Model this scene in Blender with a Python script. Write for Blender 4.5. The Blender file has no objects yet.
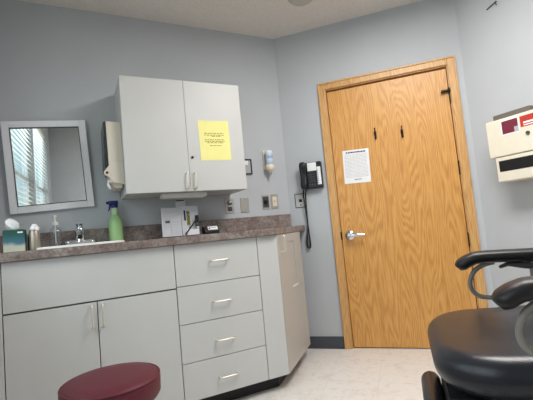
import bpy, bmesh, math, random
from mathutils import Vector, Matrix
random.seed(7)
S = bpy.context.scene
COL = S.collection
PI = math.pi
R2 = math.sqrt(.5)

# ---------------------------------------------------------------- camera
CAM = (-1.5554, -2.733, .9705)
FPX, YAW, PITCH, ROLL = 383.53, .4588, .0748, -.0932
F = Vector((math.sin(YAW)*math.cos(PITCH), math.cos(YAW)*math.cos(PITCH), math.sin(PITCH)))
R0 = Vector((math.cos(YAW), -math.sin(YAW), 0)); U0 = R0.cross(F)
RR = R0*math.cos(ROLL) + U0*math.sin(ROLL); UU = -R0*math.sin(ROLL) + U0*math.cos(ROLL)
cd = bpy.data.cameras.new('camera'); cam = bpy.data.objects.new('camera', cd); COL.objects.link(cam)
cd.sensor_fit = 'HORIZONTAL'; cd.sensor_width = 36; cd.lens = FPX/533*36; cd.clip_start = .05
cam.matrix_world = Matrix(((RR.x, UU.x, -F.x, CAM[0]), (RR.y, UU.y, -F.y, CAM[1]), (RR.z, UU.z, -F.z, CAM[2]), (0, 0, 0, 1)))
S.camera = cam

# ---------------------------------------------------------------- world, lights, exposure
S.view_settings.view_transform = 'Standard'; S.view_settings.look = 'None'
S.view_settings.exposure = 0.06; S.view_settings.gamma = 1; S.view_settings.use_curve_mapping = False
S.cycles.use_denoising = True
S.cycles.max_bounces = 10; S.cycles.diffuse_bounces = 5; S.cycles.sample_clamp_indirect = 6
W = bpy.data.worlds.new('sky'); S.world = W; W.use_nodes = True
bg = W.node_tree.nodes['Background']; bg.inputs[0].default_value = (.52, .70, .76, 1); bg.inputs[1].default_value = 1.1
HC = 2.561
LX, LY = -.14, -1.80          # ceiling troffer
def area(name, loc, rot, sx, sy, power, col):
    l = bpy.data.lights.new(name, 'AREA'); l.shape = 'RECTANGLE'; l.size = sx; l.size_y = sy; l.energy = power; l.color = col
    o = bpy.data.objects.new(name, l); o.location = loc; o.rotation_euler = rot; COL.objects.link(o); return o
area('troffer_light', (LX, LY, HC-.05), (0, 0, 0), .56, 1.16, 38, (1, .965, .945))
area('daylight', (-2.75, -1.8, 1.75), (0, -PI/2, 0), 1.6, 2.6, 48, (.90, .94, 1))

# ---------------------------------------------------------------- materials
def lin(c):
    return tuple(((v/255)/12.92 if v/255 <= .04045 else ((v/255+.055)/1.055)**2.4) for v in c)+(1,)
def mat(name, rgb, rough=.5, metal=0, var=0, scale=20, bump=0, bscale=200, spec=.5, coat=0, trans=0, ior=1.45, emit=None, es=0, alpha=1, stretch=None):
    m = bpy.data.materials.new(name); m.use_nodes = True; nt = m.node_tree; b = nt.nodes['Principled BSDF']
    c = lin(rgb); b.inputs['Base Color'].default_value = c
    b.inputs['Roughness'].default_value = rough; b.inputs['Metallic'].default_value = metal
    b.inputs['Specular IOR Level'].default_value = spec; b.inputs['Coat Weight'].default_value = coat
    b.inputs['Transmission Weight'].default_value = trans; b.inputs['IOR'].default_value = ior; b.inputs['Alpha'].default_value = alpha
    if emit: b.inputs['Emission Color'].default_value = lin(emit); b.inputs['Emission Strength'].default_value = es
    tc = nt.nodes.new('ShaderNodeTexCoord'); mp = nt.nodes.new('ShaderNodeMapping'); nt.links.new(tc.outputs['Object'], mp.inputs[0])
    if stretch: mp.inputs['Scale'].default_value = stretch
    if True:
        n = nt.nodes.new('ShaderNodeTexNoise'); n.inputs['Scale'].default_value = scale; n.inputs['Detail'].default_value = 4
        nt.links.new(mp.outputs[0], n.inputs['Vector'])
        r = nt.nodes.new('ShaderNodeValToRGB'); v = var if var else .02
        r.color_ramp.elements[0].position = .3; r.color_ramp.elements[1].position = .7
        r.color_ramp.elements[0].color = tuple(x*(1-v) for x in c[:3])+(1,); r.color_ramp.elements[1].color = tuple(min(1, x*(1+v)) for x in c[:3])+(1,)
        nt.links.new(n.outputs[0], r.inputs[0]); nt.links.new(r.outputs[0], b.inputs['Base Color'])
    if bump:
        n2 = nt.nodes.new('ShaderNodeTexNoise'); n2.inputs['Scale'].default_value = bscale; n2.inputs['Detail'].default_value = 3
        nt.links.new(mp.outputs[0], n2.inputs['Vector'])
        bp = nt.nodes.new('ShaderNodeBump'); bp.inputs['Strength'].default_value = bump; bp.inputs['Distance'].default_value = .003
        nt.links.new(n2.outputs[0], bp.inputs['Height']); nt.links.new(bp.outputs[0], b.inputs['Normal'])
    return m
def ramp(nt, src, stops):
    r = nt.nodes.new('ShaderNodeValToRGB'); e = r.color_ramp.elements
    while len(e) > 1: e.remove(e[-1])
    e[0].position = stops[0][0]; e[0].color = stops[0][1]
    for p, c in stops[1:]:
        q = e.new(p); q.color = c
    nt.links.new(src, r.inputs[0]); return r
def oak(name, base, dark, light, sx=1.0):
    m = bpy.data.materials.new(name); m.use_nodes = True; nt = m.node_tree; b = nt.nodes['Principled BSDF']; L = nt.links.new; N = nt.nodes.new
    tc = N('ShaderNodeTexCoord')
    mp = N('ShaderNodeMapping'); mp.inputs['Scale'].default_value = (6.5*sx, 6.5*sx, .7); L(tc.outputs['Object'], mp.inputs[0])
    n = N('ShaderNodeTexNoise'); n.inputs['Scale'].default_value = 1.1; n.inputs['Detail'].default_value = 1.5; n.inputs['Roughness'].default_value = .4; L(mp.outputs[0], n.inputs['Vector'])
    mu = N('ShaderNodeMath'); mu.operation = 'MULTIPLY'; mu.inputs[1].default_value = 150; L(n.outputs[0], mu.inputs[0])
    si = N('ShaderNodeMath'); si.operation = 'SINE'; L(mu.outputs[0], si.inputs[0])
    ma = N('ShaderNodeMath'); ma.operation = 'MULTIPLY_ADD'; ma.inputs[1].default_value = .5; ma.inputs[2].default_value = .5; L(si.outputs[0], ma.inputs[0])
    mp2 = N('ShaderNodeMapping'); mp2.inputs['Scale'].default_value = (170, 170, 12); L(tc.outputs['Object'], mp2.inputs[0])
    g = N('ShaderNodeTexNoise'); g.inputs['Scale'].default_value = 1; g.inputs['Detail'].default_value = 3; L(mp2.outputs[0], g.inputs['Vector'])
    mx = N('ShaderNodeMix'); mx.data_type = 'FLOAT'; mx.inputs[0].default_value = .72; L(ma.outputs[0], mx.inputs[2]); L(g.outputs[0], mx.inputs[3])
    r = ramp(nt, mx.outputs[0], [(.12, lin(light)), (.5, lin(base)), (.85, lin(dark))]); L(r.outputs[0], b.inputs['Base Color'])
    b.inputs['Roughness'].default_value = .42; b.inputs['Coat Weight'].default_value = .12; b.inputs['Coat Roughness'].default_value = .3
    return m
def laminate(name):
    m = bpy.data.materials.new(name); m.use_nodes = True; nt = m.node_tree; b = nt.nodes['Principled BSDF']; L = nt.links.new; N = nt.nodes.new
    tc = N('ShaderNodeTexCoord')
    a = N('ShaderNodeTexNoise'); a.inputs['Scale'].default_value = 16; a.inputs['Detail'].default_value = 5; a.inputs['Roughness'].default_value = .65; L(tc.outputs['Object'], a.inputs['Vector'])
    c = N('ShaderNodeTexNoise'); c.inputs['Scale'].default_value = 75; c.inputs['Detail'].default_value = 3; L(tc.outputs['Object'], c.inputs['Vector'])
    mx = N('ShaderNodeMix'); mx.data_type = 'FLOAT'; mx.inputs[0].default_value = .4; L(a.outputs[0], mx.inputs[2]); L(c.outputs[0], mx.inputs[3])
    r = ramp(nt, mx.outputs[0], [(.34, lin((92, 82, 80))), (.47, lin((126, 110, 104))), (.54, lin((138, 128, 122))), (.66, lin((160, 153, 146)))])
    L(r.outputs[0], b.inputs['Base Color']); b.inputs['Roughness'].default_value = .35
    return m
def vinyl_floor(name):
    m = bpy.data.materials.new(name); m.use_nodes = True; nt = m.node_tree; b = nt.nodes['Principled BSDF']; L = nt.links.new; N = nt.nodes.new
    tc = N('ShaderNodeTexCoord')
    mp = N('ShaderNodeMapping'); mp.inputs['Rotation'].default_value = (0, 0, .785); L(tc.outputs['Object'], mp.inputs[0])
    br = N('ShaderNodeTexBrick'); br.offset = 0; br.inputs['Scale'].default_value = 1; br.inputs['Brick Width'].default_value = .305; br.inputs['Row Height'].default_value = .305
    br.inputs['Mortar Size'].default_value = .0025; br.inputs['Color1'].default_value = lin((231, 227, 222)); br.inputs['Color2'].default_value = lin((231, 227, 222)); br.inputs['Mortar'].default_value = lin((223, 218, 212))
    L(mp.outputs[0], br.inputs['Vector'])
    n = N('ShaderNodeTexNoise'); n.inputs['Scale'].default_value = 13; n.inputs['Detail'].default_value = 7; n.inputs['Roughness'].default_value = .7; n.inputs['Distortion'].default_value = 1.2; L(tc.outputs['Object'], n.inputs['Vector'])
    r = ramp(nt, n.outputs[0], [(.35, (.80, .79, .77, 1)), (.5, (1, 1, 1, 1)), (.65, (1.0, 1.0, 1.0, 1))])
    mx = N('ShaderNodeMix'); mx.data_type = 'RGBA'; mx.blend_type = 'MULTIPLY'; mx.inputs[0].default_value = .8; L(br.outputs[0], mx.inputs[6]); L(r.outputs[0], mx.inputs[7])
    L(mx.outputs[2], b.inputs['Base Color']); b.inputs['Roughness'].default_value = .38
    return m
def glass(name, tint=(1, 1, 1, 1), gl=.08):
    m = bpy.data.materials.new(name); m.use_nodes = True; nt = m.node_tree; nt.nodes.clear(); N = nt.nodes.new
    o = N('ShaderNodeOutputMaterial'); t = N('ShaderNodeBsdfTransparent'); t.inputs[0].default_value = tint
    g = N('ShaderNodeBsdfGlossy'); g.inputs['Roughness'].default_value = .03; mx = N('ShaderNodeMixShader'); mx.inputs[0].default_value = gl
    nt.links.new(t.outputs[0], mx.inputs[1]); nt.links.new(g.outputs[0], mx.inputs[2]); nt.links.new(mx.outputs[0], o.inputs[0]); return m
def bands(name, stops, z0, z1, wob=.1, sc=12, rough=.5):     # printed carton: colour bands up the side
    m = bpy.data.materials.new(name); m.use_nodes = True; nt = m.node_tree; b = nt.nodes['Principled BSDF']; L = nt.links.new; N = nt.nodes.new
    tc = N('ShaderNodeTexCoord'); sp = N('ShaderNodeSeparateXYZ'); L(tc.outputs['Object'], sp.inputs[0])
    mr = N('ShaderNodeMapRange'); mr.inputs[1].default_value = z0; mr.inputs[2].default_value = z1; L(sp.outputs[2], mr.inputs[0])
    n = N('ShaderNodeTexNoise'); n.inputs['Scale'].default_value = sc; n.inputs['Detail'].default_value = 5; L(tc.outputs['Object'], n.inputs['Vector'])
    ma = N('ShaderNodeMath'); ma.operation = 'MULTIPLY_ADD'; ma.inputs[1].default_value = wob*4; L(n.outputs[0], ma.inputs[0])
    sb = N('ShaderNodeMath'); sb.operation = 'SUBTRACT'; sb.inputs[1].default_value = wob*2; L(mr.outputs[0], sb.inputs[0]); L(sb.outputs[0], ma.inputs[2])
    r = ramp(nt, ma.outputs[0], [(p, lin(c)) for p, c in stops]); L(r.outputs[0], b.inputs['Base Color']); b.inputs['Roughness'].default_value = rough
    return m

M = dict(
    wall=mat('wall_paint', (186, 191, 196), .75, var=.02, scale=3, bump=.12, bscale=120),
    ceil=mat('ceiling_texture', (222, 217, 211), .9, var=.05, scale=60, bump=.9, bscale=90),
    floor=vinyl_floor('vinyl_floor'),
    base=mat('vinyl_cove_base', (74, 77, 84), .5),
    oak=oak('oak_veneer', (208, 152, 80), (180, 120, 54), (222, 172, 100)),
    oakf=oak('oak_casing', (206, 160, 100), (172, 122, 66), (220, 178, 120), 2.2),
    lam=mat('pale_grey_laminate', (201, 202, 200), .42, var=.012, scale=8),
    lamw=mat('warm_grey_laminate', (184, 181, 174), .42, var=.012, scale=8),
    carc=mat('carcass_board', (120, 118, 114), .7),
    kick=mat('black_toe_kick', (26, 26, 30), .5),
    counter=laminate('speckled_mauve_laminate'),
    nickel=mat('brushed_nickel', (226, 221, 208), .34, metal=.65),
    chrome=mat('chrome', (225, 228, 232), .08, metal=1),
    alu=mat('silver_frame', (230, 232, 237), .4, metal=.1, var=.03, scale=40, stretch=(1, 1, 12)),
    mirror=mat('mirror_glass', (236, 240, 240), .01, metal=1),
    black=mat('black_plastic', (22, 22, 25), .4), blackm=mat('matt_black', (16, 16, 18), .8),
    smoke=mat('smoked_plastic', (40, 50, 52), .25), dgrey=mat('dark_grey_plastic', (72, 72, 74), .5),
    white=mat('white_plastic', (232, 232, 228), .4), porc=mat('white_enamel', (244, 244, 240), .18, coat=.4),
    cream=mat('cream_plastic', (226, 218, 196), .45), ivory=mat('ivory_paint', (228, 222, 204), .45),
    beige=mat('beige_plastic', (208, 201, 186), .5),
    paper=mat('white_paper', (236, 238, 240), .85), paper_shade=mat('shaded_white_leaflet', (196, 198, 202), .8), jackg=mat('jack_grey', (186, 189, 190), .5), yellow=mat('yellow_paper', (246, 240, 158), .85, emit=None),  # leaflet paper is white paper greyed, shade put into its colour
    ink=mat('grey_ink', (92, 94, 98), .9), inkb=mat('blue_black_ink', (36, 44, 70), .8), inko=mat('olive_ink', (120, 116, 50), .9),
    inkr=mat('pale_red_ink', (206, 150, 150), .9), inkl=mat('pale_grey_ink', (176, 180, 186), .9),
    steel=mat('stainless_plate', (176, 174, 166), .4, metal=.55, var=.04, scale=60, stretch=(1, 1, 8)),
    bronze=mat('dark_bronze', (48, 42, 34), .4, metal=.7),
    maroon=mat('maroon_vinyl', (94, 30, 43), .5, var=.08, scale=70, bump=.25, bscale=260),
    vinyl=mat('black_upholstery', (33, 35, 42), .29, var=.06, scale=14, bump=.12, bscale=240),
    arm=mat('moulded_black_arm', (25, 24, 25), .4), tube=mat('grey_arm_tube', (134, 130, 122), .42), post=mat('grey_casting', (120, 120, 116), .45),
    green=mat('green_cleaner', (158, 200, 136), .3, coat=.4, var=.03), lgreen=mat('frosted_bottle_neck', (180, 208, 168), .35),
    navy=mat('navy_trigger', (22, 34, 96), .4), clear=glass('clear_plastic', (.90, .93, .95, 1), .12), pane=glass('window_glass', (.95, .98, .98, 1), .06),
    tissue=mat('tissue', (240, 242, 244), .9), carton=bands('tissue_carton', [(0, (205, 198, 176)), (.28, (190, 196, 182)), (.42, (70, 112, 132)), (.6, (40, 100, 108)), (.78, (22, 84, 74)), (1, (16, 70, 58))], 0, .110),
    gold=mat('brushed_can', (168, 160, 146), .35, metal=.6), bluelbl=bands('soap_label', [(0, (150, 178, 200)), (.45, (206, 220, 232)), (.6, (120, 165, 205)), (1, (232, 236, 240))], .05, .17, .08, 30),
    skinp=mat('cream_soap_pump', (236, 226, 206), .4), grey=mat('grey_shelf', (108, 100, 94), .5),
    maroonl=mat('maroon_label', (116, 40, 58), .5, var=.2, scale=90), red=mat('red_label', (188, 52, 38), .5, var=.12, scale=60),
    slat=mat('white_blind_slat', (238, 236, 226), .5), vinylw=mat('window_vinyl', (200, 205, 208), .4),
    lens=mat('lamp_lens', (250, 250, 245), .5, emit=(255, 248, 236), es=3.0), litecase=mat('lamp_housing', (222, 222, 216), .5),
    tile=mat('detector_grey', (186, 185, 176), .6),
)

# ---------------------------------------------------------------- mesh helpers
class MB:
    def __init__(s): s.bm = bmesh.new()
    def _take(s, t):
        me = bpy.data.meshes.new('t'); t.to_mesh(me); t.free(); s.bm.from_mesh(me); bpy.data.meshes.remove(me); return s
    def box(s, x0, x1, y0, y1, z0, z1, bev=0, seg=2, rot=None, piv=None):
        t = bmesh.new(); bmesh.ops.create_cube(t, size=1)
        for v in t.verts: v.co = Vector((x0+(v.co.x+.5)*(x1-x0), y0+(v.co.y+.5)*(y1-y0), z0+(v.co.z+.5)*(z1-z0)))
        if bev: bmesh.ops.bevel(t, geom=list(t.edges), offset=bev, segments=seg, affect='EDGES', profile=.5)
        if rot: t.transform(Matrix.Translation(piv) @ rot.to_4x4() @ Matrix.Translation(-Vector(piv)))
        return s._take(t)
    def prism(s, pts, z0, z1, bev=0, axis='z'):
        t = bmesh.new()
        def P(p, h): return Vector((p[0], p[1], h)) if axis == 'z' else (Vector((p[0], h, p[1])) if axis == 'y' else Vector((h, p[0], p[1])))
        lo = [t.verts.new(P(p, z0)) for p in pts]; hi = [t.verts.new(P(p, z1)) for p in pts]
        t.faces.new(lo[::-1]); t.faces.new(hi)
        for i in range(len(pts)): j = (i+1) % len(pts); t.faces.new((lo[i], lo[j], hi[j], hi[i]))
        bmesh.ops.recalc_face_normals(t, faces=t.faces)
        if bev: bmesh.ops.bevel(t, geom=list(t.edges), offset=bev, segments=2, affect='EDGES', profile=.5)
        return s._take(t)
    def lathe(s, prof, o=(0, 0, 0), seg=28, sx=1, sy=1, mtx=None):
        t = bmesh.new(); rings = []
        for r, z in prof:
            rings.append([t.verts.new((r*sx*math.cos(2*PI*k/seg), r*sy*math.sin(2*PI*k/seg), z)) for k in range(seg)] if r > 1e-5 else [t.verts.new((0, 0, z))])
        for a, b in zip(rings, rings[1:]):
            for k in range(seg):
                j = (k+1) % seg
                if len(a) == 1 and len(b) == 1: continue
                if len(a) == 1: t.faces.new((a[0], b[j], b[k]))
                elif len(b) == 1: t.faces.new((a[k], a[j], b[0]))
                else: t.faces.new((a[k], a[j], b[j], b[k]))
        if len(rings[0]) > 1: t.faces.new(rings[0][::-1])
        if len(rings[-1]) > 1: t.faces.new(rings[-1])
        bmesh.ops.recalc_face_normals(t, faces=t.faces)
        if mtx is not None: t.transform(mtx)
        t.transform(Matrix.Translation(o)); return s._take(t)
    def cyl(s, p0, p1, r0, r1=None, seg=20, bev=0):
        r1 = r0 if r1 is None else r1; p0 = Vector(p0); p1 = Vector(p1); d = p1-p0; q = Vector((0, 0, 1)).rotation_difference(d.normalized()).to_matrix().to_4x4()
        h = d.length; pr = [(0, 0), (r0-bev, 0), (r0, bev), (r1, h-bev), (r1-bev, h), (0, h)] if bev else [(0, 0), (r0, 0), (r1, h), (0, h)]
        return s.lathe(pr, tuple(p0), seg, mtx=q)
    def sweep(s, path, w, h, n=14, side=None, power=2.0):
        # section w (sideways) by h (up), scalars or lists; side fixes the sideways direction
        t = bmesh.new(); P = [Vector(p) for p in path]; rings = []; m = len(P); prev = None
        for i, p in enumerate(P):
            d = (P[min(i+1, m-1)]-P[max(i-1, 0)]).normalized()
            if side is not None: a = Vector(side); a = (a-d*a.dot(d)).normalized()
            else:
                if prev is None: prev = Vector((0, 0, 1)) if abs(d.z) < .9 else Vector((1, 0, 0))
                a = (prev-d*prev.dot(d)).normalized(); prev = a
            b = d.cross(a); W_ = w[i] if isinstance(w, (list, tuple)) else w; H_ = h[i] if isinstance(h, (list, tuple)) else h
            ring = []
            for k in range(n):
                c, q = math.cos(2*PI*k/n), math.sin(2*PI*k/n)
                c = math.copysign(abs(c)**(2/power), c); q = math.copysign(abs(q)**(2/power), q)
                ring.append(t.verts.new(p+a*W_*c+b*H_*q))
            rings.append(ring)
        for a, b in zip(rings, rings[1:]):
            for k in range(n): t.faces.new((a[k], a[(k+1) % n], b[(k+1) % n], b[k]))
        t.faces.new(rings[0][::-1]); t.faces.new(rings[-1]); bmesh.ops.recalc_face_normals(t, faces=t.faces)
        return s._take(t)
    def tube(s, path, r, n=10): return s.sweep(path, r, r, n)
    def cushion(s, x0, x1, y0, y1, z0, z1, rc, re, crown=.01, nc=8, ne=6):
        t = bmesh.new(); rings = []
        def outline(ins):
            r = max(rc-ins, .002); pts = []
            for cx, cy, a0 in ((x1-rc, y1-rc, 0), (x0+rc, y1-rc, 90), (x0+rc, y0+rc, 180), (x1-rc, y0+rc, 270)):
                for k in range(nc+1):
                    a = math.radians(a0+90*k/nc); pts.append((cx+r*math.cos(a), cy+r*math.sin(a)))
            return pts
        prof = [(re*(1-math.cos(a)), z0+re*(1-math.sin(a))) for a in [PI/2*(k/ne) for k in range(ne, -1, -1)]]
        prof = [(re, z0)]+[(re*(1-math.sin(a)), z0+re*(1-math.cos(a))) for a in [PI/2*k/ne for k in range(1, ne+1)]]
        prof += [(re*(1-math.cos(a)), z1-re*(1-math.sin(a))) for a in [PI/2*k/ne for k in range(0, ne+1)]]
        cx, cy = (x0+x1)/2, (y0+y1)/2
        for ins, z in prof: rings.append([t.verts.new((x, y, z)) for x, y in outline(ins)])
        base = outline(re)
        for f in (.85, .6, .3):
            rings.append([t.verts.new((cx+(x-cx)*f, cy+(y-cy)*f, z1+crown*(1-f*f))) for x, y in base])
        for a, b in zip(rings, rings[1:]):
            n = len(a)
            for k in range(n): t.faces.new((a[k], a[(k+1) % n], b[(k+1) % n], b[k]))
        t.faces.new(rings[0][::-1]); t.faces.new(rings[-1]); bmesh.ops.recalc_face_normals(t, faces=t.faces)
        return s._take(t)
    def xf(s, m): s.bm.transform(m); return s
    def out(s, name, m, parent=None, smooth=False, loc=None):
        me = bpy.data.meshes.new(name); s.bm.to_mesh(me); s.bm.free(); me.materials.append(M[m] if isinstance(m, str) else m)
        if smooth:
            for p in me.polygons: p.use_smooth = True
            try: me.set_sharp_from_angle(angle=math.radians(42))
            except Exception: pass
        o = bpy.data.objects.new(name, me); COL.objects.link(o)
        if parent: o.parent = parent
        if loc: o.location = loc
        return o
def thing(name, label, cat, loc=(0, 0, 0), rz=0, group=None, ry=0):
    o = bpy.data.objects.new(name, None); COL.objects.link(o); o.location = loc; o.rotation_euler = (0, ry, rz); o.empty_display_size = .05
    o['label'] = label; o['category'] = cat
    if group: o['group'] = group
    return o
def struct(o, label=None):
    o['kind'] = 'structure'
    if label: o['label'] = label
    return o
def copy_thing(r, loc, label):
    c = r.copy(); COL.objects.link(c); c.location = loc; c['label'] = label
    for ch in list(r.children):
        d = ch.copy(); COL.objects.link(d); d.parent = c
        for g in ch.children:
            e = g.copy(); COL.objects.link(e); e.parent = d
    return c
DRZ = -PI/4                       # door wall: local x runs along the wall, local -y into the room
def DW(s, y=0, z=0): return (s*R2+y*R2, -s*R2+y*R2, z)
ERZ = -PI/2                       # east wall
XE = .9816; XW = -1.975; YS = -3.4
def EW(s, y=0, z=0): return (XE+y, -s, z)   # s = distance from y=0 towards the camera

# ---------------------------------------------------------------- room shell
def lab(o, t): o['label'] = t; return o
m = MB(); m.prism([(XW-.1, .1), (.0414, .1), (XE+.1, -.94), (XE+.1, YS-.1), (XW-.1, YS-.1)], -.06, 0); struct(m.out('floor', 'floor'))
m = MB(); m.prism([(XW-.1, .1), (.0414, .1), (XE+.1, -.94), (XE+.1, YS-.1), (XW-.1, YS-.1)], HC, HC+.06); struct(m.out('ceiling', 'ceil'))
m = MB(); m.prism([(XW-.1, 0), (0, 0), (.0414, .1), (XW-.1, .1)], 0, HC); struct(m.out('wall_north', 'wall'))
m = MB(); m.prism([(XE, -XE), (XE+.1, -XE+.0414), (XE+.1, YS-.1), (XE, YS-.1)], 0, HC); struct(m.out('wall_east', 'wall'))
m = MB(); m.box(XW-.1, XE, YS-.1, YS, 0, HC); struct(m.out('wall_south', 'wall'))
# window wall on the left, two openings
W1 = (-1.65, -.52); W2 = (-2.92, -1.72); WZ = (.92, 2.28)
m = MB()
m.box(XW-.1, XW, W1[1], 0, 0, HC).box(XW-.1, XW, W2[1], W1[0], 0, HC).box(XW-.1, XW, YS, W2[0], 0, HC)
for a, b in (W1, W2): m.box(XW-.1, XW, a, b, 0, WZ[0]).box(XW-.1, XW, a, b, WZ[1], HC)
struct(m.out('wall_west', 'wall'))
for i, (a, b) in enumerate((W1, W2)):
    m = MB()
    for q in ((a, a+.04, WZ[0], WZ[1]), (b-.04, b, WZ[0], WZ[1]), (a+.04, b-.04, WZ[0], WZ[0]+.04), (a+.04, b-.04, WZ[1]-.04, WZ[1]), (a+.04, b-.04, 1.56, 1.60)):
        m.box(XW-.09, XW-.055, q[0], q[1], q[2], q[3])
    w = struct(m.out('window_%d' % (i+1), 'vinylw')); mm = MB(); mm.box(XW-.075, XW-.072, a+.04, b-.04, WZ[0]+.04, WZ[1]-.04); mm.out('pane', 'pane', w)
    t = thing('window_blind', ('white horizontal blind in the mirror reflection, left one', 'white horizontal blind in the mirror reflection, right one')[i], 'blind', (XW-.024, (a+b)/2, WZ[1]-.002))
    h = (b-a)/2-.012
    mm = MB(); mm.box(-.02, .02, -h, h, -.042, 0, .003); mm.out('headrail', 'slat', t)
    mm = MB(); rot = Matrix.Rotation(math.radians(42), 3, 'Y'); z = -.075
    while z > -(WZ[1]-WZ[0])+.05:
        mm.box(-.021, .021, -h, h, z-.001, z+.001, rot=rot, piv=(0, 0, z)); z -= .044
    mm.out('slats', 'slat', t)
    mm = MB(); mm.box(-.014, .014, -h, h, z+.005, z+.022, .003); mm.out('bottom_rail', 'slat', t)
    mm = MB()
    for yy in (-h*.6, h*.6): mm.cyl((0, yy, z+.02), (0, yy, -.04), .0016, seg=6); mm.out('ladder_cord', 'slat', t); mm = MB()
    mm = MB(); mm.cyl((.028, -h*.8, -.04), (.028, -h*.8, -.75), .004, seg=8); mm.out('tilt_wand', 'clear', t)

# door wall with opening
FS1, FS2, FZ = .331, 1.342, 2.09      # casing outer
O1, O2, OZ = FS1+.062, FS2-.062, 2.028  # opening
L3 = 1.3882
e = bpy.data.objects.new('wall_northeast', None)
m = MB(); m.box(.0, O1-.012, 0, .1, 0, HC).box(O2+.012, L3, 0, .1, 0, HC).box(O1-.012, O2+.012, 0, .1, OZ+.012, HC)
o = struct(m.out('wall_northeast', 'wall')); o.rotation_euler.z = DRZ
bpy.data.objects.remove(e)
# door_1
D = struct(bpy.data.objects.new('door_1', None), 'closed oak veneer door in an oak frame'); COL.objects.link(D); D.rotation_euler.z = DRZ
def casing():
    m = MB()
    for a, b, c, d, e2 in ((FS1, FS1+.055, 0, FZ, 0), (FS2-.055, FS2, 0, FZ, 0)):
        m.box(a, b, -.014, -.0005, c, d, .003)
    m.box(FS1+.055, FS2-.055, -.014, -.0005, FZ-.055, FZ, .003)
    # raised outer bead
    m.box(FS1, FS1+.013, -.021, -.010, 0, FZ, .003); m.box(FS2-.013, FS2, -.021, -.010, 0, FZ, .003); m.box(FS1+.013, FS2-.013, -.021, -.010, FZ-.013, FZ, .003)
    return m
casing().out('door_casing', 'oakf', D)
m = MB(); m.box(O1-.012, O1, .0, .1, 0, OZ+.012).box(O2, O2+.012, .0, .1, 0, OZ+.012).box(O1, O2, .0, .1, OZ, OZ+.012)
m.box(O1, O1+.012, .05, .062, 0, OZ).box(O2-.012, O2, .05, .062, 0, OZ).box(O1, O2, .05, .062, OZ-.012, OZ); m.out('door_jamb', 'oakf', D)
m = MB(); m.box(O1+.004, O2-.005, .008, .048, .008, OZ-.014, .0015, 1); slab = m.out('door_panel', 'oak', D)
m = MB(); m.box(O1+.012, O2-.012, .064, .1, 0, OZ-.012); m.out('door_gap_dark', 'blackm', D)  # added black sheet behind the door, stands in for shadow in the gap
for z in (1.80, 1.277, .765, .24):
    m = MB(); m.cyl((O2-.003, -.006, z-.045), (O2-.003, -.006, z+.045), .0045, seg=12); m.cyl((O2-.003, -.006, z-.052), (O2-.003, -.006, z+.052), .0035, seg=10)
    m.out('hinge', 'bronze', D, True)
m = MB(); m.box(O2-.052, O2+.004, -.022, .004, 1.838, 1.852, .002); m.cyl((O2-.05, -.03, 1.842), (O2-.05, .001, 1.842), .009, seg=12); m.cyl((O2-.003, -.008, 1.83), (O2-.003, -.008, 1.865), .007, seg=12)
m.out('hinge_stop', 'bronze', D, True)
hs, hz = .462, .862
m = MB(); m.lathe([(0, 0), (.041, 0), (.041, .005), (.034, .014), (.019, .019), (.016, .047), (0, .047)], seg=28, mtx=Matrix.Rotation(PI/2, 4, 'X')); m.xf(Matrix.Translation((hs, .0078, hz)))
lv = m.out('door_handle', 'chrome', D, True)
m = MB(); m.sweep([(hs-.012, -.046, hz), (hs+.01, -.047, hz), (hs+.05, -.046, hz-.001), (hs+.09, -.043, hz-.002), (hs+.112, -.040, hz-.003)], [.011, .015, .0135, .011, .008], [.007, .009, .0085, .0075, .006], 12, side=(0, 0, 1)); m.out('lever', 'chrome', lv, True)
m = MB(); m.box(O1-.004, O1+.006, -.004, .01, hz-.03, hz+.03, .001, 1); m.out('strike_plate', 'bronze', D)
# cove base
m = MB(); m.box(.012, FS1-.002, -.008, -.001, .001, .092, .002, 1); m.box(.012, FS1-.002, -.014, -.006, .001, .01); o = struct(m.out('baseboard_northeast', 'base')); o.rotation_euler.z = DRZ
m = MB(); m.box(XE-.008, XE-.001, YS+.002, -XE-.02, .001, .092); struct(m.out('baseboard_east', 'base'))
m = MB(); m.box(XW+.001, XE-.01, YS+.001, YS+.008, .001, .092); struct(m.out('baseboard_south', 'base'))
m = MB(); m.box(XW+.001, XW+.008, YS+.01, -.65, .001, .092); struct(m.out('baseboard_west', 'base'))

# ---------------------------------------------------------------- cabinets
def pull(parent, p0, p1, out, r=.0048, name='handle', n=(0, -1, 0), m='nickel'):
    p0 = Vector(p0); p1 = Vector(p1); n = Vector(n); d = (p1-p0); L = d.length; d = d/L; c = .010; path = [p0, p0+n*(out-c)]
    for k in range(1, 5): a = PI/2*k/4; path.append(p0+n*(out-c+c*math.sin(a))+d*(c*(1-math.cos(a))))
    for k in range(0, 5): a = PI/2*k/4; path.append(p1-d*(c-c*math.sin(a))+n*(out-c+c*math.cos(a)))
    path += [p1]
    q = MB(); q.tube(path, r, 10); q.cyl(p0, p0+n*.003, r*1.5, seg=12); q.cyl(p1, p1+n*.003, r*1.5, seg=12)
    return q.out(name, m, parent, True)
ZB, ZT = .087, .9295; YF = -.611; YC = -.592
def slabdoor(x0, x1, z0, z1, name, parent, g=.002, mt='lam', y=YF):
    q = MB(); q.box(x0+g, x1-g, y, y+.018, z0+g, z1-g, .0012, 1); return q.out(name, mt, parent)
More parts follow.
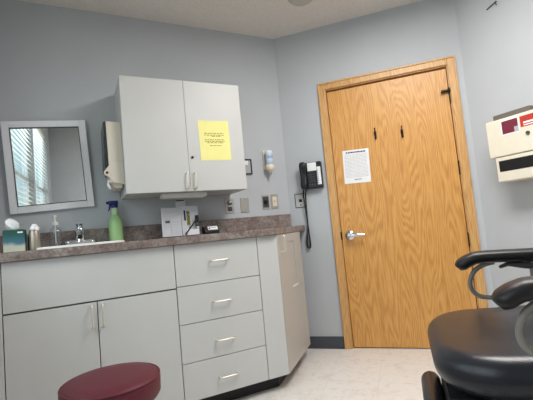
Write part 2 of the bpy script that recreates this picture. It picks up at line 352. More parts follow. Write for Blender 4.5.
# sink base
X0, X1, XM = -1.885, -1.0985, -1.493
c = thing('sink_cabinet', 'pale grey two-door base cabinet with a wide blank panel under the sink', 'cabinet', (XM, 0, 0))
m = MB()
bx0, bx1 = XW+.002-XM, X1-.001-XM
m.box(bx0, bx1, YC+.018, YC, ZB, ZT) if 0 else None
m.box(bx0, bx0+.018, YC, -.004, ZB, ZT).box(bx1-.018, bx1, YC, -.004, ZB, ZT).box(bx0+.018, bx1-.018, -.022, -.004, ZB, ZT).box(bx0+.018, bx1-.018, YC, -.022, ZB, ZB+.018)
m.box(bx0+.018, bx1-.018, YC, YC+.02, .66, ZT).box(-.03, .03, YC, YC+.02, ZB+.018, .66)
m.out('body', 'carc', c)
m = MB(); m.box(bx0, bx1, -.53, -.05, .001, ZB-.0005); m.out('toe_kick', 'kick', c)
slabdoor(X0-XM, X1-XM, .694, ZT, 'blank_panel', c); slabdoor(XW+.004-XM, X0-XM, ZB, ZT, 'filler_panel', c)
for a, b, hx in ((X0, XM, -1.518), (XM, X1, -1.470)):
    d = slabdoor(a-XM, b-XM, ZB, .690, 'door', c); pull(d, (hx-XM, YF, .568), (hx-XM, YF, .674), .03)
# drawer unit
X2 = -.599; XD = (X1+X2)/2
c = thing('drawer_cabinet', 'pale grey base cabinet with four stacked drawers', 'cabinet', (XD, 0, 0))
m = MB(); m.box(X1+.001-XD, X2-.001-XD, YC, -.004, ZB, ZT); m.out('body', 'carc', c)
m = MB(); m.box(X1+.001-XD, X2-.001-XD, -.53, -.05, .001, ZB-.0005); m.out('toe_kick', 'kick', c)
for z0, z1, hz_ in ((.699, ZT, .820), (.494, .699, .592), (.288, .494, .379), (ZB, .288, .179)):
    d = slabdoor(X1-XD, X2-XD, z0, z1, 'drawer', c); pull(d, (-.899-XD, YF, hz_), (-.796-XD, YF, hz_), .028)
# corner unit
XC = -.46; c = thing('corner_cabinet', 'narrow angled corner base cabinet with a slotted warm grey side door', 'cabinet', (XC, -.4, 0))
def L_(pts): return [(x-XC, y+.4) for x, y in pts]
m = MB(); m.prism(L_([(X2+.001, -.004), (X2+.001, YC), (-.468, YC), (-.067, -.19), (-.252, -.004)]), ZB, ZT); m.out('body', 'carc', c)
m = MB(); m.prism(L_([(X2+.001, -.05), (X2+.001, -.53), (-.50, -.53), (-.13, -.17), (-.25, -.05)]), .001, ZB-.0005); m.out('toe_kick', 'kick', c)
q = MB(); q.prism(L_([(X2+.0015, YF), (-.4625, YF), (-.4700, YF+.018), (X2+.0015, YF+.018)]), ZB+.002, ZT-.002); q.out('filler_panel', 'lam', c)
# end door: local frame t along (1,1)/sqrt2, n outward (1,-1)/sqrt2
e = bpy.data.objects.new('end', None)
MT = Matrix.Translation((0, -.211, 0)) @ Matrix.Rotation(PI/4, 4, 'Z')      # local x = t, local -y = outward
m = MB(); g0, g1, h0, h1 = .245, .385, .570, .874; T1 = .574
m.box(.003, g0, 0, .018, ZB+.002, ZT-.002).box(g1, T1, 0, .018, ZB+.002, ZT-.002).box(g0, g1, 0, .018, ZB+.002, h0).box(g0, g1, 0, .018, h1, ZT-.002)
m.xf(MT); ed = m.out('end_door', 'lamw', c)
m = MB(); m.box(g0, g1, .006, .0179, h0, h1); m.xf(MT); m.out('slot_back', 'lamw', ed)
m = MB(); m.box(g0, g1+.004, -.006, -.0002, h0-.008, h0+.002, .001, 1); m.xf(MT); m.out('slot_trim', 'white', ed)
hd = pull(ed, (0, 0, 0), (0, 0, .103), .03); hd.matrix_basis = MT @ Matrix.Translation((.062, 0, .817))
bpy.data.objects.remove(e)

# countertop
SX0, SX1, SY0, SY1 = -1.735, -1.352, -.52, -.13      # sink cut-out
YE = -.637; CZ0, CZ1 = .9305, .972
c = thing('countertop', 'long speckled mauve-grey laminate countertop with backsplash', 'countertop', (-1.0, -.3, CZ0))
def K(x): return x+1.0
def KY(y): return y+.3
m = MB(); z0, z1 = 0, CZ1-CZ0
m.box(K(XW+.001), K(SX0), KY(YE), KY(-.001), z0, z1).box(K(SX0), K(SX1), KY(YE), KY(SY0), z0, z1).box(K(SX0), K(SX1), KY(SY1), KY(-.001), z0, z1).box(K(SX1), K(-.7), KY(YE), KY(-.001), z0, z1)
xa = .157/2
m.prism([(K(-.7), KY(YE)), (K(-.480), KY(YE)), (K(xa-.0015), KY(-xa)), (K(-.001), KY(-.001)), (K(-.7), KY(-.001))], z0, z1); m.out('worktop', 'counter', c)
m = MB(); m.box(K(XW+.001), K(-.010), KY(-.021), KY(-.001), z1, .1015+z1, .002, 1); m.out('backsplash', 'counter', c)
# sink
c = thing('sink', 'white drop-in sink rim set in the mauve-grey countertop', 'sink', ((SX0+SX1)/2, (SY0+SY1)/2, CZ1))
hx, hy = (SX1-SX0)/2, (SY1-SY0)/2
def rrect(hx, hy, r, n=6):
    return [(sx*(hx-r)+r*math.cos(math.radians(a0+90*k/n)), sy*(hy-r)+r*math.sin(math.radians(a0+90*k/n))) for sx, sy, a0 in ((1, 1, 0), (-1, 1, 90), (-1, -1, 180), (1, -1, 270)) for k in range(n+1)]
def loft(loops):
    t = bmesh.new(); rings = [[t.verts.new((x, y, z)) for x, y in pts] for pts, z in loops]
    for a, b in zip(rings, rings[1:]):
        n = len(a)
        for k in range(n): t.faces.new((a[k], a[(k+1) % n], b[(k+1) % n], b[k]))
    t.faces.new(rings[-1]); bmesh.ops.recalc_face_normals(t, faces=t.faces); m = MB(); m._take(t); return m
m = loft([(rrect(hx+.018, hy+.018, .05), .0006), (rrect(hx+.018, hy+.018, .05), .008), (rrect(hx+.012, hy+.012, .048), .0115), (rrect(hx-.004, hy-.004, .045), .010), (rrect(hx-.010, hy-.01, .045), 0), (rrect(hx-.02, hy-.02, .06), -.12), (rrect(hx-.05, hy-.05, .06), -.15), (rrect(.03, .03, .02), -.155)])
m.out('basin', 'porc', c, True)
m = MB(); m.lathe([(0, -.1545), (.022, -.1545), (.022, -.152), (.018, -.150), (0, -.151)]); m.out('drain', 'chrome', c, True)
# faucet
FX = -1.552; FY = -.072
c = thing('faucet', 'chrome single-lever faucet at the back of the white sink', 'faucet', (FX, FY, CZ1))
m = MB(); m.cushion(-.090, .090, -.030, .030, .0005, .040, .029, .016, .003); m.lathe([(.032, .026), (.029, .04), (.027, .07), (.026, .085), (.018, .093), (0, .095)]); m.out('base', 'chrome', c, True)
m = MB(); m.sweep([(0, .005, .055), (0, -.03, .078), (0, -.07, .088), (0, -.11, .080), (0, -.13, .058)], [.025, .026, .024, .021, .018], [.017, .016, .015, .014, .014], 14, side=(1, 0, 0)); sp = m.out('spout', 'chrome', c, True)
m = MB(); m.cyl((0, -.130, .060), (0, -.1325, .044), .0135, .0135, 16); m.out('aerator', 'blackm', sp, True)
m = MB(); m.lathe([(.026, .094), (.025, .110), (.015, .120), (0, .121)]); m.sweep([(0, 0, .112), (0, -.03, .124), (-.002, -.068, .138)], [.018, .016, .020], [.008, .007, .005], 12, side=(1, 0, 0)); m.out('lever', 'chrome', c, True)

# ---------------------------------------------------------------- wall cabinet
UX0, UX1, UZ0, UZ1 = -1.2918, -.506, 1.2565, 1.985; UC = (UX0+UX1)/2
c = thing('wall_cabinet', 'pale two-door wall cabinet hung above the countertop', 'cabinet', (UC, 0, UZ0))
m = MB(); m.box(UX0-UC, UX1-UC, -.3115, -.001, 0, UZ1-UZ0, .001, 1); m.out('body', 'lam', c)
for a, b, hx_ in ((UX0, -.899, -.919), (-.899, UX1, -.866)):
    q = MB(); q.box(a-UC+.0005, b-UC-.0015, -.331, -.313, -.001, UZ1-UZ0+.001, .0012, 1); d = q.out('door', 'lam', c); pull(d, (hx_-UC, -.331, .018), (hx_-UC, -.331, .118), .026)
    if b == UX1: q = MB(); q.cyl((-.874-UC, -.331, .2185), (-.874-UC, -.337, .2185), .0085, seg=16); q.out('lock', 'bronze', d, True)
t = thing('under_cabinet_light', 'slim white light fixture screwed under the wall cabinet', 'light fixture', (-.92, -.21, UZ0))
m = MB(); m.box(-.148, .148, -.045, .045, -.027, -.0005, .003); m.out('housing', 'litecase', t)
m = MB(); m.box(-.14, .14, -.035, .035, -.031, -.026, .003); m.out('diffuser', 'white', t)

# paper sheets with lines of print
def sheet(name, label, cat, loc, rz, w, h, m, lines, ry=0, group=None, tilt=0, th=.0006):
    t = thing(name, label, cat, loc, rz, group, ry)
    q = MB(); q.box(-w/2, w/2, -th, 0, -h/2, h/2); q.xf(Matrix.Rotation(tilt, 4, 'X')); q.out('sheet', m, t)
    by = {}
    for x0, x1, za, zb, mm in lines: by.setdefault(mm, []).append((x0, x1, za, zb))
    for mm, ls in by.items():
        q = MB()
        for x0, x1, za, zb in ls: q.box(x0, x1, -th-.0004, -th, za, zb)
        q.xf(Matrix.Rotation(tilt, 4, 'X')); q.out('print', mm, t)
    return t
def words(x0, x1, z, h, seed, gap=.006, wmin=.008, wmax=.022):
    rnd = random.Random(seed); x = x0; o = []
    while x < x1: w = min(rnd.uniform(wmin, wmax), x1-x); o.append((x, x+w, z, z+h)); x += w+gap*rnd.uniform(.6, 1.1)
    return o
ln = []
for i, (z, x0, x1) in enumerate(((.046, -.070, .065), (.034, -.070, .065), (.026, -.020, .048), (.002, -.070, .068), (-.009, -.070, .068), (-.018, -.055, .060), (-.038, -.038, .045))):
    ln += [w+('inko',) for w in words(x0, x1, z, .0042, i)]
sheet('yellow_notice', 'yellow paper notice on the right door of the wall cabinet', 'notice', (-.711, -.3315, 1.590), 0, .212, .268, 'yellow', ln, ry=-.012)
ln = [w+('inkb',) for w in words(-.075, .075, .107, .010, 3, .004, .012, .02)]
for i in range(17):
    z = .088-i*.0107
    ln += [w+('inkl',) for w in words(-.088, -.03, z, .003, i+50, .004)]+[w+('inkr' if i % 3 == 0 else 'inkl',) for w in words(-.022, -.008, z, .003, i+80, .004)]
    ln += [w+('inkl',) for w in words(.0, .086, z, .003, i+110, .005)]
ln += [(-.092, .09, .098, .0992, 'inkl'), (-.004, -.003, -.09, .098, 'inkl'), (-.026, -.025, -.09, .098, 'inkl')]+[w+('ink',) for w in words(-.02, .03, -.105, .006, 9, .003)]
sheet('door_notice', 'white printed sheet taped to the oak door', 'notice', DW(.566, .0070, 1.390), DRZ, .2, .262, 'paper', ln, ry=.03)

# ---------------------------------------------------------------- mirror
t = thing('wall_mirror', 'square silver framed mirror hung crooked above the sink', 'mirror', (-1.702, -.012, 1.490), 0, None, -.052)
t.rotation_euler.x = .024; t.rotation_euler.z = -.017
mw, mh, fw = .231, .282, .041
m = MB()
for x0, x1, za, zb in ((-mw, -mw+fw, -mh, mh), (mw-fw, mw, -mh, mh), (-mw+fw, mw-fw, mh-fw, mh), (-mw+fw, mw-fw, -mh, -mh+fw)): m.box(x0, x1, -.022, 0, za, zb, .0025)
m.out('frame', 'alu', t)
m = MB(); iw, ih = mw-fw, mh-fw
for x0, x1, za, zb in ((-iw, -iw+.004, -ih, ih), (iw-.004, iw, -ih, ih), (-iw+.004, iw-.004, ih-.004, ih), (-iw+.004, iw-.004, -ih, -ih+.004)): m.box(x0, x1, -.0235, -.012, za, zb)
m.out('inner_lip', 'dgrey', t)
m = MB(); m.box(-iw+.004, iw-.004, -.013, -.009, -ih+.004, ih-.004); m.out('glass', 'mirror', t)

# paper towel dispenser on the cabinet's side
t = thing('paper_towel_dispenser', 'beige paper towel dispenser with a smoked front on the wall cabinet side', 'dispenser', (UX0-.0008, -.16, 1.332))
m = MB(); m.prism([(0, .378), (-.086, .378), (-.082, .02), (-.088, .0), (0, .0)], -.115, .115, .003, axis='y'); m.out('body', 'beige', t)
m = MB(); m.prism([(-.087, .383), (-.102, .374), (-.106, .10), (-.087, .06)], -.112, .112, .003, axis='y'); m.out('front_cover', 'smoke', t)
m = MB(); m.prism([(0, .125), (-.07, .125), (-.112, .068), (-.112, .050), (-.085, .035), (-.06, .0), (0, -.012)], -.121, -.1155, .002, axis='y'); sp = m.out('side_bracket', 'beige', t)
m = MB(); m.cyl((-.095, -.1235, .062), (-.095, -.1205, .062), .0075, seg=14); m.out('pivot', 'black', sp, True)
m = MB(); m.sweep([(-.085, -.09, .018), (-.092, -.09, -.008), (-.084, -.09, -.026), (-.080, -.09, -.036)], [.016, .018, .018, .012], [.008, .008, .007, .004], 10, side=(0, 1, 0)); m.out('towel_tail', 'tissue', t, True)
m = MB(); m.prism([(-.075, .0), (-.01, .0), (-.012, -.03), (-.05, -.03)], -.10, .10, .002, axis='y'); m.out('feed_tray', 'beige', t)

# ---------------------------------------------------------------- plates on the north wall
def plate(x, z, label, name, cat, w=.071, h=.116, group=None):
    t = thing(name, label, cat, (x, -.0005, z), 0, group); m = MB(); m.box(-w/2, w/2, -.005, 0, -h/2, h/2, .002); m.out('cover_plate', 'steel', t); return t
t = plate(-.522, 1.170, 'steel duplex outlet plate nearest the wall cabinet, with a plug in it', 'wall_outlet', 'outlet')
m = MB(); m.box(-.017, .017, -.008, -.004, .008, .040, .004).box(-.017, .017, -.008, -.004, -.040, -.008, .004); m.out('receptacle', 'dgrey', t)
t = thing('plug', 'chrome-tipped plug in the upper socket of the outlet beside the wall cabinet', 'plug', (-.526, -.009, 1.198)); m = MB(); m.cyl((0, 0, 0), (0, -.03, 0), .013, .010, 14, .002); m.out('plug_body', 'chrome', t, True)
t = plate(-.397, 1.170, 'blank stainless plate between the plugged outlet and the black knob switch', 'blank_plate', 'wall plate')
m = MB(); m.cyl((0, -.006, .042), (0, -.004, .042), .004, seg=10); m.out('screw', 'chrome', t); m = MB(); m.cyl((0, -.006, -.042), (0, -.004, -.042), .004, seg=10); m.out('screw', 'chrome', t)
t = plate(-.216, 1.183, 'steel wall plate with a round black knob', 'dimmer_switch', 'switch', .064)
m = MB(); m.box(-.026, .026, -.0065, -.004, -.044, .044, .001); m.out('insert', 'dgrey', t); m = MB(); m.cyl((0, -.006, 0), (0, -.026, 0), .017, .014, 20, .002); m.out('knob', 'black', t, True)
t = plate(-.136, 1.183, 'steel wall plate with an ivory rocker switch nearest the corner', 'light_switch', 'switch', .064)
m = MB(); m.box(-.019, .019, -.008, -.004, -.038, .038, .001); r = m.out('insert', 'cream', t); m = MB(); m.box(-.006, .006, -.019, -.007, -.008, .014, .002); m.out('toggle', 'cream', r)
# framed item
t = thing('wall_bracket', 'small black-framed white holder on the wall beside the cabinet', 'holder', (-.362, -.0005, 1.468))
m = MB()
for x0, x1, za, zb in ((-.05, -.042, -.06, .06), (.042, .05, -.06, .06), (-.042, .042, .052, .06), (-.042, .042, -.06, -.052)): m.box(x0, x1, -.016, 0, za, zb, .002)
m.out('frame', 'black', t); m = MB(); m.box(-.042, .042, -.008, -.001, -.052, .052); m.out('back', 'inkl', t); m = MB(); m.box(-.042, .02, -.013, -.008, .01, .045, .001, 1); m.out('card', 'white', t)
# soap dispenser on wall
t = thing('soap_dispenser', 'blue-labelled soap dispenser with a cream pump near the room corner', 'dispenser', (-.172, -.001, 1.410))
m = MB(); m.box(-.034, .034, -.014, 0, .03, .185, .004); m.out('bracket', 'skinp', t)
m = MB(); m.lathe([(0, .06), (.030, .062), (.031, .075), (.031, .165), (.026, .176), (0, .178)], (0, -.046, 0)); m.out('bottle', 'bluelbl', t, True)
m = MB(); m.lathe([(.012, .008), (.026, .018), (.035, .036), (.035, .052), (.030, .064), (0, .066)], (0, -.046, 0)); m.out('pump_cup', 'skinp', t, True)
m = MB(); m.lathe([(0, -.022), (.008, -.022), (.010, -.004), (.016, .010), (0, .012)], (0, -.05, 0)); m.out('nozzle', 'chrome', t, True)
m = MB(); m.box(-.031, -.022, -.06, -.02, .07, .15, .003); m.out('side_label', 'inkl', t)

# ---------------------------------------------------------------- phone, jack, cord on the door wall
t = t0 = thing('wall_phone', 'black desk phone with white cards mounted on the door wall', 'phone', DW(.211, -.001, 1.262), DRZ)
m = MB(); m.box(-.072, .088, -.05, 0, -.008, .203, .008); m.out('body', 'black', t)
m = MB(); m.sweep([(-.056, -.066, -.004), (-.056, -.070, .01), (-.056, -.071, .035), (-.056, -.066, .06), (-.056, -.065, .10), (-.056, -.066, .14), (-.056, -.071, .165), (-.056, -.070, .19), (-.056, -.066, .204)], [.020, .027, .028, .026, .025, .026, .028, .027, .020], [.012, .018, .018, .012, .011, .012, .018, .018, .012], 14, side=(1, 0, 0), power=3); m.out('handset', 'black', t, True)
m = MB(); m.box(-.022, .050, -.0525, -.049, .132, .198, .002); m.out('display_card', 'paper', t)
m = MB(); m.box(.052, .082, -.0525, -.049, .018, .160, .002); m.out('button_card', 'paper', t)
m = MB()
for i in range(7): m.box(.056, .061, -.055, -.052, .028+.0165*i, .037+.0165*i, .001, 1)
m.out('line_button', 'dgrey', t)
m = MB()
for i in range(3):
    for j in range(4): m.box(-.020+.019*i, -.007+.019*i, -.055, -.049, .044+.018*j, .052+.018*j, .0015, 1)
for i in range(3): m.box(-.020+.019*i, -.007+.019*i, -.053, -.049, .016, .028, .0015, 1)
m.out('keypad', 'dgrey', t)
t = thing('phone_jack', 'square dark-edged jack plate under the wall phone', 'jack', DW(.097, -.0005, 1.172), DRZ)
m = MB(); m.box(-.047, .047, -.005, 0, -.057, .057, .002); m.out('cover_plate', 'dgrey', t)
m = MB(); m.box(-.041, .041, -.0065, -.004, -.051, .051, .001, 1); m.out('face', 'jackg', t)
m = MB(); m.box(-.012, .012, -.009, -.006, -.012, .012, .001, 1); m.box(-.004, .004, -.008, -.006, -.042, -.030); m.out('socket', 'black', t)
PH = t0
path = []
def cat(pts, n):
    out = []
    for i in range(len(pts)-1):
        p = [Vector(pts[max(i-1, 0)]), Vector(pts[i]), Vector(pts[i+1]), Vector(pts[min(i+2, len(pts)-1)])]
        for k in range(n):
            u = k/n; out.append(.5*((2*p[1])+(p[2]-p[0])*u+(2*p[0]-5*p[1]+4*p[2]-p[3])*u*u+(3*p[1]-p[0]-3*p[2]+p[3])*u**3))
    out.append(Vector(pts[-1])); return out
cl = cat([(.025, -.045, .468), (.012, -.03, .40), (.008, -.022, .28), (.004, -.020, .16), (-.012, -.020, .07), (-.014, -.018, .015), (-.002, -.018, -.005), (.009, -.018, .012), (.010, -.02, .08), (.007, -.024, .20), (.004, -.032, .30), (-.004, -.03, .41), (.003, -.03, .465)], 90)
pth = [p+Vector((.0045*math.cos(k*.9), .0045*math.sin(k*.9), 0)) for k, p in enumerate(cl)]
m = MB(); m.tube([p+Vector((-.076, .001, -.472)) for p in pth], .0026, 5); m.out('coiled_cord', 'black', PH, True)
# coat hooks
def hook(s, z, label, name='coat_hook', first=[None]):
    if first[0] is None:
        t = thing(name, label, 'hook', DW(s, .0075, z), DRZ, 'coat hooks on the oak door'); first[0] = t
        m = MB(); m.box(-.008, .008, -.004, 0, -.032, .032, .003); m.cyl((0, -.006, .022), (0, -.003, .022), .003, seg=8); m.out('back_plate', 'bronze', t)
        m = MB(); m.tube(cat([(0, -.003, .018), (0, -.02, .016), (0, -.034, .026), (0, -.038, .042)], 5), .0042, 8); m.lathe([(0, -.006), (.005, -.003), (.006, 0), (.005, .004), (0, .006)], (0, -.038, .045), 12); m.out('hook_prong', 'bronze', t, True)
        m = MB(); m.tube(cat([(0, -.003, -.016), (0, -.016, -.028), (0, -.028, -.024), (0, -.03, -.012)], 5), .0042, 8); m.out('hook_prong', 'bronze', t, True)
        return t
    return copy_thing(first[0], DW(s, .0075, z), label)
hook(.733, 1.608, 'dark metal coat hook on the oak door, closer to the printed sheet')
hook(.926, 1.590, 'dark metal coat hook on the oak door, closer to the hinge side')

# ---------------------------------------------------------------- items on the countertop
ZC = CZ1+.0006
t = thing('tissue_box', 'green and sand cube tissue box at the left end of the countertop', 'tissue box', (-1.848, -.42, ZC), .02)
m = MB(); m.box(-.046, .046, -.050, .050, 0, .110, .002); m.out('carton', 'carton', t)
m = MB(); m.box(.016, .038, -.0508, -.0498, .092, .099); m.out('logo', 'paper', t)
m = MB(); tb = bmesh.new(); bmesh.ops.create_icosphere(tb, subdivisions=3, radius=1)
for v in tb.verts:
    a = math.atan2(v.co.y, v.co.x); k = 1+.16*math.sin(5*a+v.co.z*3)+.08*math.sin(11*a-v.co.z*5); v.co = Vector((v.co.x*.028*k, v.co.y*.024*k, (v.co.z*.032*(1+.12*math.sin(4*a)))+.136)); v.co.x -= .012+.25*(v.co.z-.14)
m._take(tb); m.out('tissue', 'tissue', t, True)
t = thing('metal_canister', 'brushed metal canister with white puffs, between tissue box and pump bottle', 'canister', (-1.762, -.44, ZC))
m = MB(); m.lathe([(0, 0), (.023, 0), (.024, .003), (.024, .094), (.0225, .097), (0, .097)]); m.out('can', 'gold', t, True)
m = MB()
for a, r, z in ((0, .0, .122), (0, .011, .107), (2.1, .011, .107), (4.2, .011, .109), (1.0, .009, .118)):
    tb = bmesh.new(); bmesh.ops.create_icosphere(tb, subdivisions=2, radius=.013)
    for v in tb.verts: v.co = v.co*(1+.12*math.sin(v.co.x*500+v.co.z*300)) + Vector((r*math.cos(a), r*math.sin(a), z))
    m._take(tb)
m.out('puff', 'tissue', t, True)
t = thing('black_bottle', 'small dark bottle squeezed between tissue box and metal canister', 'bottle', (-1.776, -.375, ZC))
m = MB(); m.lathe([(0, 0), (.021, 0), (.022, .003), (.022, .07), (.012, .082), (.012, .088), (0, .088)]); m.out('flask', 'black', t, True); m = MB(); m.lathe([(0, .0882), (.014, .0882), (.014, .104), (0, .105)]); m.out('cap', 'black', t, True)
t = thing('pump_bottle', 'clear plastic pump bottle with a white pump, left of the faucet', 'bottle', (-1.684, -.085, ZC))
m = MB(); m.lathe([(0, 0), (.032, 0), (.034, .004), (.034, .10), (.028, .118), (.013, .128), (.013, .138)]); m.out('bottle', 'clear', t, True)
m = MB(); m.lathe([(0, .1385), (.017, .1385), (.017, .155), (.006, .158), (.005, .185), (0, .185)]); m.sweep([(0, .008, .190), (0, -.01, .193), (0, -.045, .188), (0, -.055, .178)], [.012, .012, .006, .004], [.006, .007, .005, .004], 12, side=(1, 0, 0)); m.cyl((0, 0, .03), (0, 0, .138), .003, seg=8); m.out('pump', 'white', t, True)
t = thing('spray_bottle', 'green cleaner spray bottle with a navy trigger on the countertop', 'bottle', (-1.338, -.215, ZC), -.15) if 0 else thing('spray_bottle', 'green cleaner spray bottle with a navy trigger on the countertop', 'bottle', (-1.342, -.075, ZC), 0)
m = MB(); m.lathe([(0, 0), (.038, 0), (.0425, .004), (.0425, .130), (.039, .146), (.0265, .166), (.0205, .176)], seg=32); m.out('bottle', 'green', t, True)
m = MB(); m.lathe([(.0215, .1762), (.0205, .206), (.0185, .216), (.0175, .224)], seg=28); m.out('neck', 'lgreen', t, True)
HM = Matrix.Translation((0, 0, .2245)) @ Matrix.Scale(1.15, 4)
m = MB(); m.lathe([(0, 0), (.018, 0), (.018, .014), (.013, .018), (0, .018)]); m.box(-.03, .020, -.013, .013, .017, .040, .004); m.cyl((-.030, 0, .030), (-.043, 0, .030), .009, .0075, 14); m.xf(HM); h_ = m.out('spray_head', 'navy', t, True)
m = MB(); m.sweep([(-.018, 0, .020), (-.026, 0, .008), (-.028, 0, -.007), (-.034, 0, -.016)], .006, [.005, .005, .004, .003], 10, side=(0, 1, 0)); m.xf(HM); m.out('trigger', 'navy', h_, True)

# document stand with leaflets and pen
PY = -.175
t = thing('document_stand', 'clear document stand leaning by the backsplash under the wall cabinet', 'stand', (-.945, PY, ZC+.002))
tl = -.16
RX = Matrix.Rotation(tl, 4, 'X')
m = MB(); m.box(-.125, .115, .002, .005, .0, .185, .001, 1); m.xf(RX); m.out('back_panel', 'clear', t)
m = MB(); m.box(-.125, .115, .006, .04, 0, .003); m.out('foot', 'clear', t)
def leaf(name, label, x, w, h, ls, mt='paper', ry=0, dy=0, z=0):
    t = thing(name, label, 'leaflet', (x, PY-.002-dy, ZC+.005+z), 0, None, ry); q = MB(); q.box(-w/2, w/2, -.0012, 0, 0, h); q.xf(RX); q.out('sheet', 'paper_shade', t)
    by = {}
    for a in ls: by.setdefault(a[4], []).append(a)
    for mm, l2 in by.items():
        q = MB()
        for x0, x1, za, zb, _ in l2: q.box(x0, x1, -.0018, -.0012, za, zb)
        q.xf(RX); q.out('print', mm, t)
    return t
ls = []
for i in range(12): ls += [w+('inkl',) for w in words(-.052, .054, .172-i*.0115, .003, i+200, .005)]
ls += [(-.042, -.012, .090, .108, 'ink')]
leaf('leaflet', 'pale printed leaflet, left sheet on the document stand', -1.004, .130, .196, ls, ry=.03)
ls = []
for i in range(9): ls += [w+('inkl',) for w in words(-.026, .028, .10-i*.0105, .003, i+300, .005)]
leaf('leaflet', 'small pale card overlapping the left sheet on the document stand', -.978, .064, .118, ls, ry=.03, dy=.004)
ls = [(-.022, .0, .065, .165, 'inko')]+[(-.02+.004*(i % 2), -.002, .07+i*.012, .073+i*.012, 'paper') for i in range(7)]
for i in range(8): ls += [w+('inkl',) for w in words(.010, .05, .170-i*.0125, .003, i+400, .005)]
ls += [(-.040, -.028, .100, .170, 'inkb'), (-.012, .0, .040, .058, 'ink')]
leaf('leaflet', 'white leaflet with an olive column, right sheet on the document stand', -.878, .116, .200, ls, ry=.02)
t = thing('card_reader', 'small black gadget clipped on the right leaflet of the stand', 'gadget', (-.838, PY-.012, ZC+.09)); m = MB(); m.box(-.012, .012, -.012, 0, -.03, .045, .003); m.out('case', 'black', t); m = MB(); m.box(-.008, .008, -.014, -.0115, -.022, -.006); m.out('window', 'ink', t)
t = thing('foil_packet', 'silver foil packet lying at the foot of the right leaflet', 'packet', (-.874, PY-.018, ZC+.004)); m = MB(); m.box(-.038, .042, -.01, 0, .0, .036, .002); m.out('packet', 'alu', t)
t = thing('pen', 'black pen leaning diagonally across the document stand', 'pen', (-.928, PY-.036, ZC+.003)); m = MB(); m.cyl((0, 0, .006), (.082, .012, .098), .0045, seg=12, bev=.001); m.out('barrel', 'black', t, True); m = MB(); m.cyl((-.0055, -.0008, -.0), (0, 0, .006), .001, .004, 12); m.out('tip', 'chrome', t, True)
sheet('wall_tag', 'small pale tag with a dark top strip on the wall above the stand', 'tag', (-.895, -.0008, 1.190), 0, .07, .09, 'paper', [(-.033, .028, .036, .043, 'inkb')])
t = thing('card_holder', 'small black card holder with a white card, right of the stand', 'card holder', (-.742, -.175, ZC), .05)
m = MB(); m.prism([(-.034, 0), (.03, 0), (.03, .050), (-.012, .050), (-.034, .020)], -.052, .052, .002, axis='x'); m.out('base', 'black', t)
KM = Matrix.Translation((.006, -.0245, .038)) @ Matrix.Rotation(-.63, 4, 'X')
q = MB(); q.box(-.034, .036, -.0015, .0, -.014, .014); q.xf(KM); cq = q.out('card', 'paper', t)
q = MB(); q.box(-.028, -.018, -.0022, -.0015, -.008, .006); q.box(-.012, .028, -.0022, -.0015, .002, .005); q.xf(KM); q.out('card_print', 'ink', t)

# ---------------------------------------------------------------- sharps box on the east wall
t = thing('sharps_cabinet', 'ivory wall-mounted sharps cabinet with red and maroon labels', 'sharps cabinet', EW(1.42, -.001, 1.125), ERZ)
D_ = .16; a0, a1 = -.222, .25
m = MB(); m.box(a0-.008, a1, -D_, 0, .156, .388, .006); m.out('upper_box', 'ivory', t)
m = MB(); m.box(a0+.022, a1, -D_+.006, 0, 0, .154, .006); lb = m.out('lower_box', 'ivory', t)
m = MB(); m.box(a0+.042, a1-.03, -D_+.004, -D_+.0068, .062, .130, .001, 1); m.out('viewing_slot', 'blackm', lb)
m = MB(); m.box(a0+.040, a0+.262, -D_+.012, -.02, .387, .420, .002); m.out('top_flap', 'grey', t)
m = MB(); m.box(a0+.088, a0+.198, -D_-.001, -D_+.001, .280, .374, .0004, 1); pl = m.out('label', 'paper', t)
m = MB(); m.box(a0+.095, a0+.191, -D_-.0018, -D_-.0008, .288, .367); m.out('print', 'maroonl', pl)
m = MB(); m.box(a0+.168, a0+.192, -D_-.0025, -D_-.0016, .289, .318); m.out('print', 'inkl', pl)
m = MB(); m.box(a0+.204, a0+.33, -D_-.001, -D_+.001, .303, .368, .0004, 1); rl = m.out('warning_label', 'red', t)
m = MB(); m.box(a0+.222, a0+.30, -D_-.0018, -D_-.0008, .322, .332).box(a0+.222, a0+.28, -D_-.0018, -D_-.0008, .309, .315); m.out('print', 'paper', rl)
m = MB()
for k in range(3): m.sweep([(a0+.238+.010*math.cos(2.094*k+.5+q*.35), -D_-.0014, .350+.010*math.sin(2.094*k+.5+q*.35)) for q in range(5)], .002, .0004, 6)
m.out('print', 'ink', rl)
m = MB(); m.cyl((a0+.240, -D_+.001, .262), (a0+.240, -D_-.008, .262), .011, seg=18, bev=.001); m.out('lock', 'dgrey', t, True)
t = thing('wall_hook', 'small dark wire hook high on the wall near the ceiling', 'hook', EW(1.235, -.001, 2.305), ERZ)
m = MB(); m.box(-.03, .045, -.006, 0, -.004, .004, .001, 1, rot=Matrix.Rotation(-.25, 3, 'Y'), piv=(0, 0, 0)); m.tube(cat([(.04, -.004, -.008), (.045, -.02, -.012), (.045, -.03, .0)], 4), .003, 8); m.out('wire', 'dgrey', t)

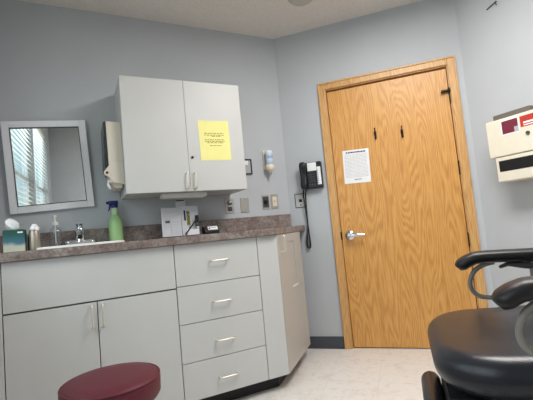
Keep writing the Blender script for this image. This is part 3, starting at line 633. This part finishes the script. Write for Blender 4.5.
# ---------------------------------------------------------------- ceiling
t = thing('smoke_detector', 'round grey detector on the ceiling at the top edge', 'detector', (-.085, -.60, HC-.0005))
m = MB(); m.lathe([(0, -.034), (.060, -.034), (.080, -.026), (.096, -.010), (.099, 0), (0, 0)], seg=36); m.out('housing', 'tile', t, True)
m = MB(); m.lathe([(0, -.039), (.026, -.039), (.030, -.0342), (0, -.0342)], seg=24); m.out('sensor', 'tile', t, True)
t = thing('ceiling_light', 'white rectangular ceiling light panel over the middle of the room', 'light fixture', (LX, LY, HC-.0005))
m = MB()
for q in ((-.31, .31, -.61, -.58), (-.31, .31, .58, .61), (-.31, -.28, -.58, .58), (.28, .31, -.58, .58)): m.box(q[0], q[1], q[2], q[3], -.045, 0, .002, 1)
m.out('frame', 'litecase', t)
m = MB(); m.box(-.28, .28, -.58, .58, -.03, -.02); m.out('diffuser', 'lens', t)

# ---------------------------------------------------------------- maroon stool
t = thing('stool', 'round maroon vinyl stool in front of the sink cabinet doors', 'stool', (-1.480, -1.215, 0))
SZ = .500
m = MB(); m.lathe([(0, SZ-.082), (.142, SZ-.082), (.157, SZ-.078), (.165, SZ-.066), (.167, SZ-.020), (.162, SZ-.007), (.150, SZ), (.10, SZ+.003), (0, SZ+.004)], seg=64); s_ = m.out('seat', 'maroon', t, True)
m = MB(); m.sweep([((.1635)*math.cos(2*PI*k/64), (.1635)*math.sin(2*PI*k/64), SZ-.0075) for k in range(65)], .0035, .0035, 8); m.out('piping', 'maroon', s_, True)
m = MB(); m.cyl((0, 0, .40), (0, 0, SZ-.0825), .09, .09, 24); m.cyl((0, 0, .10), (0, 0, .40), .022, .022, 20); m.cyl((0, 0, .07), (0, 0, .26), .032, .030, 20); m.out('column', 'chrome', t, True)
for k in range(5):
    a = 2*PI*k/5+.3; c_, q_ = math.cos(a), math.sin(a)
    m = MB(); m.sweep([(0, 0, .10), (.12*c_, .12*q_, .095), (.235*c_, .235*q_, .07)], [.022, .018, .014], [.018, .014, .010], 10, side=(-q_, c_, 0)); lg = m.out('leg', 'chrome', t, True)
    m = MB(); m.cyl((.235*c_+.012*q_, .235*q_-.012*c_, .0275), (.235*c_-.012*q_, .235*q_+.012*c_, .0275), .0265, seg=18, bev=.003); m.cyl((.235*c_, .235*q_, .03), (.235*c_, .235*q_, .07), .006, seg=8); m.out('caster', 'black', lg, True)

# ---------------------------------------------------------------- treatment chair
t = thing('treatment_chair', 'black upholstered treatment chair with padded arms at the right', 'chair', (-.635, -1.925, 0), math.radians(224.6))
m = MB(); m.cushion(-.280, .258, -.004, .52, .532, .632, .15, .049, .012, 10, 8); m.xf(Matrix.Rotation(.055, 4, 'X')); m.out('seat', 'vinyl', t, True)
m = MB(); m.cushion(-.25, .25, .0, .09, .0, .62, .04, .03, .0, 6, 5)
m.xf(Matrix.Translation((0, .50, .60)) @ Matrix.Rotation(-.22, 4, 'X')); m.out('backrest', 'vinyl', t, True)
m = MB(); m.cushion(-.150, .20, -.072, -.014, .12, .472, .03, .028, .0, 6, 5); m.out('leg_rest', 'vinyl', t, True)
m = MB()
for k in range(8): m.box(-.145, .20, -.012+.002*k, -.0+.006*k, .15+.045*k, .175+.045*k, .004)
m.box(-.135, .19, -.012, .06, .14, .525); m.out('bellows', 'blackm', t)
m = MB(); m.box(-.20, .20, .061, .48, .40, .531, .01); m.out('seat_pan', 'blackm', t)
m = MB(); m.cyl((0, .27, .05), (0, .27, .40), .09, .08, 28); m.cushion(-.25, .25, .02, .56, .001, .06, .12, .02, .0); m.out('pedestal', 'post', t, True)
for sx, nm in ((-1, 'arm'), (1, 'arm')):
    x = .30*sx
    q = cat([(x, .096, .768), (x, .110, .781), (x, .138, .796), (x, .18, .803), (x, .34, .802), (x, .50, .800), (x, .52, .799)], 6)
    n = len(q); ww = [.036*min(1, .55+.45*math.sin(min(1, i/7)*PI/2)) for i in range(n)]; hh = [.0215*min(1, .55+.45*math.sin(min(1, i/7)*PI/2)) for i in range(n)]
    ww[-1] *= .7; hh[-1] *= .7
    m = MB(); m.sweep(q, ww, hh, 18, side=(1, 0, 0), power=2.6); pad = m.out('armrest', 'arm', t, True)
    m = MB(); m.tube(cat([(x, .21, .783), (x, .172, .773), (x, .142, .750), (x, .128, .712), (x, .138, .680), (x, .170, .664), (x, .25, .660), (x, .34, .640), (x, .36, .60)], 6), .0080, 12); m.out('arm_tube', 'tube', pad, True)
    m = MB(); m.sweep([(x, .225, .765), (x, .25, .774), (x, .30, .768), (x, .34, .765)], [.012, .018, .02, .02], [.005, .007, .012, .014], 12, side=(1, 0, 0)); m.out('release_lever', 'dgrey', pad, True)
    m = MB(); m.box(x-.016, x+.016, .315, .36, .46, .782, .006); m.box(min(x, 0.19*sx), max(x, .19*sx), .32, .355, .44, .47, .004); m.out('arm_post', 'post', pad)
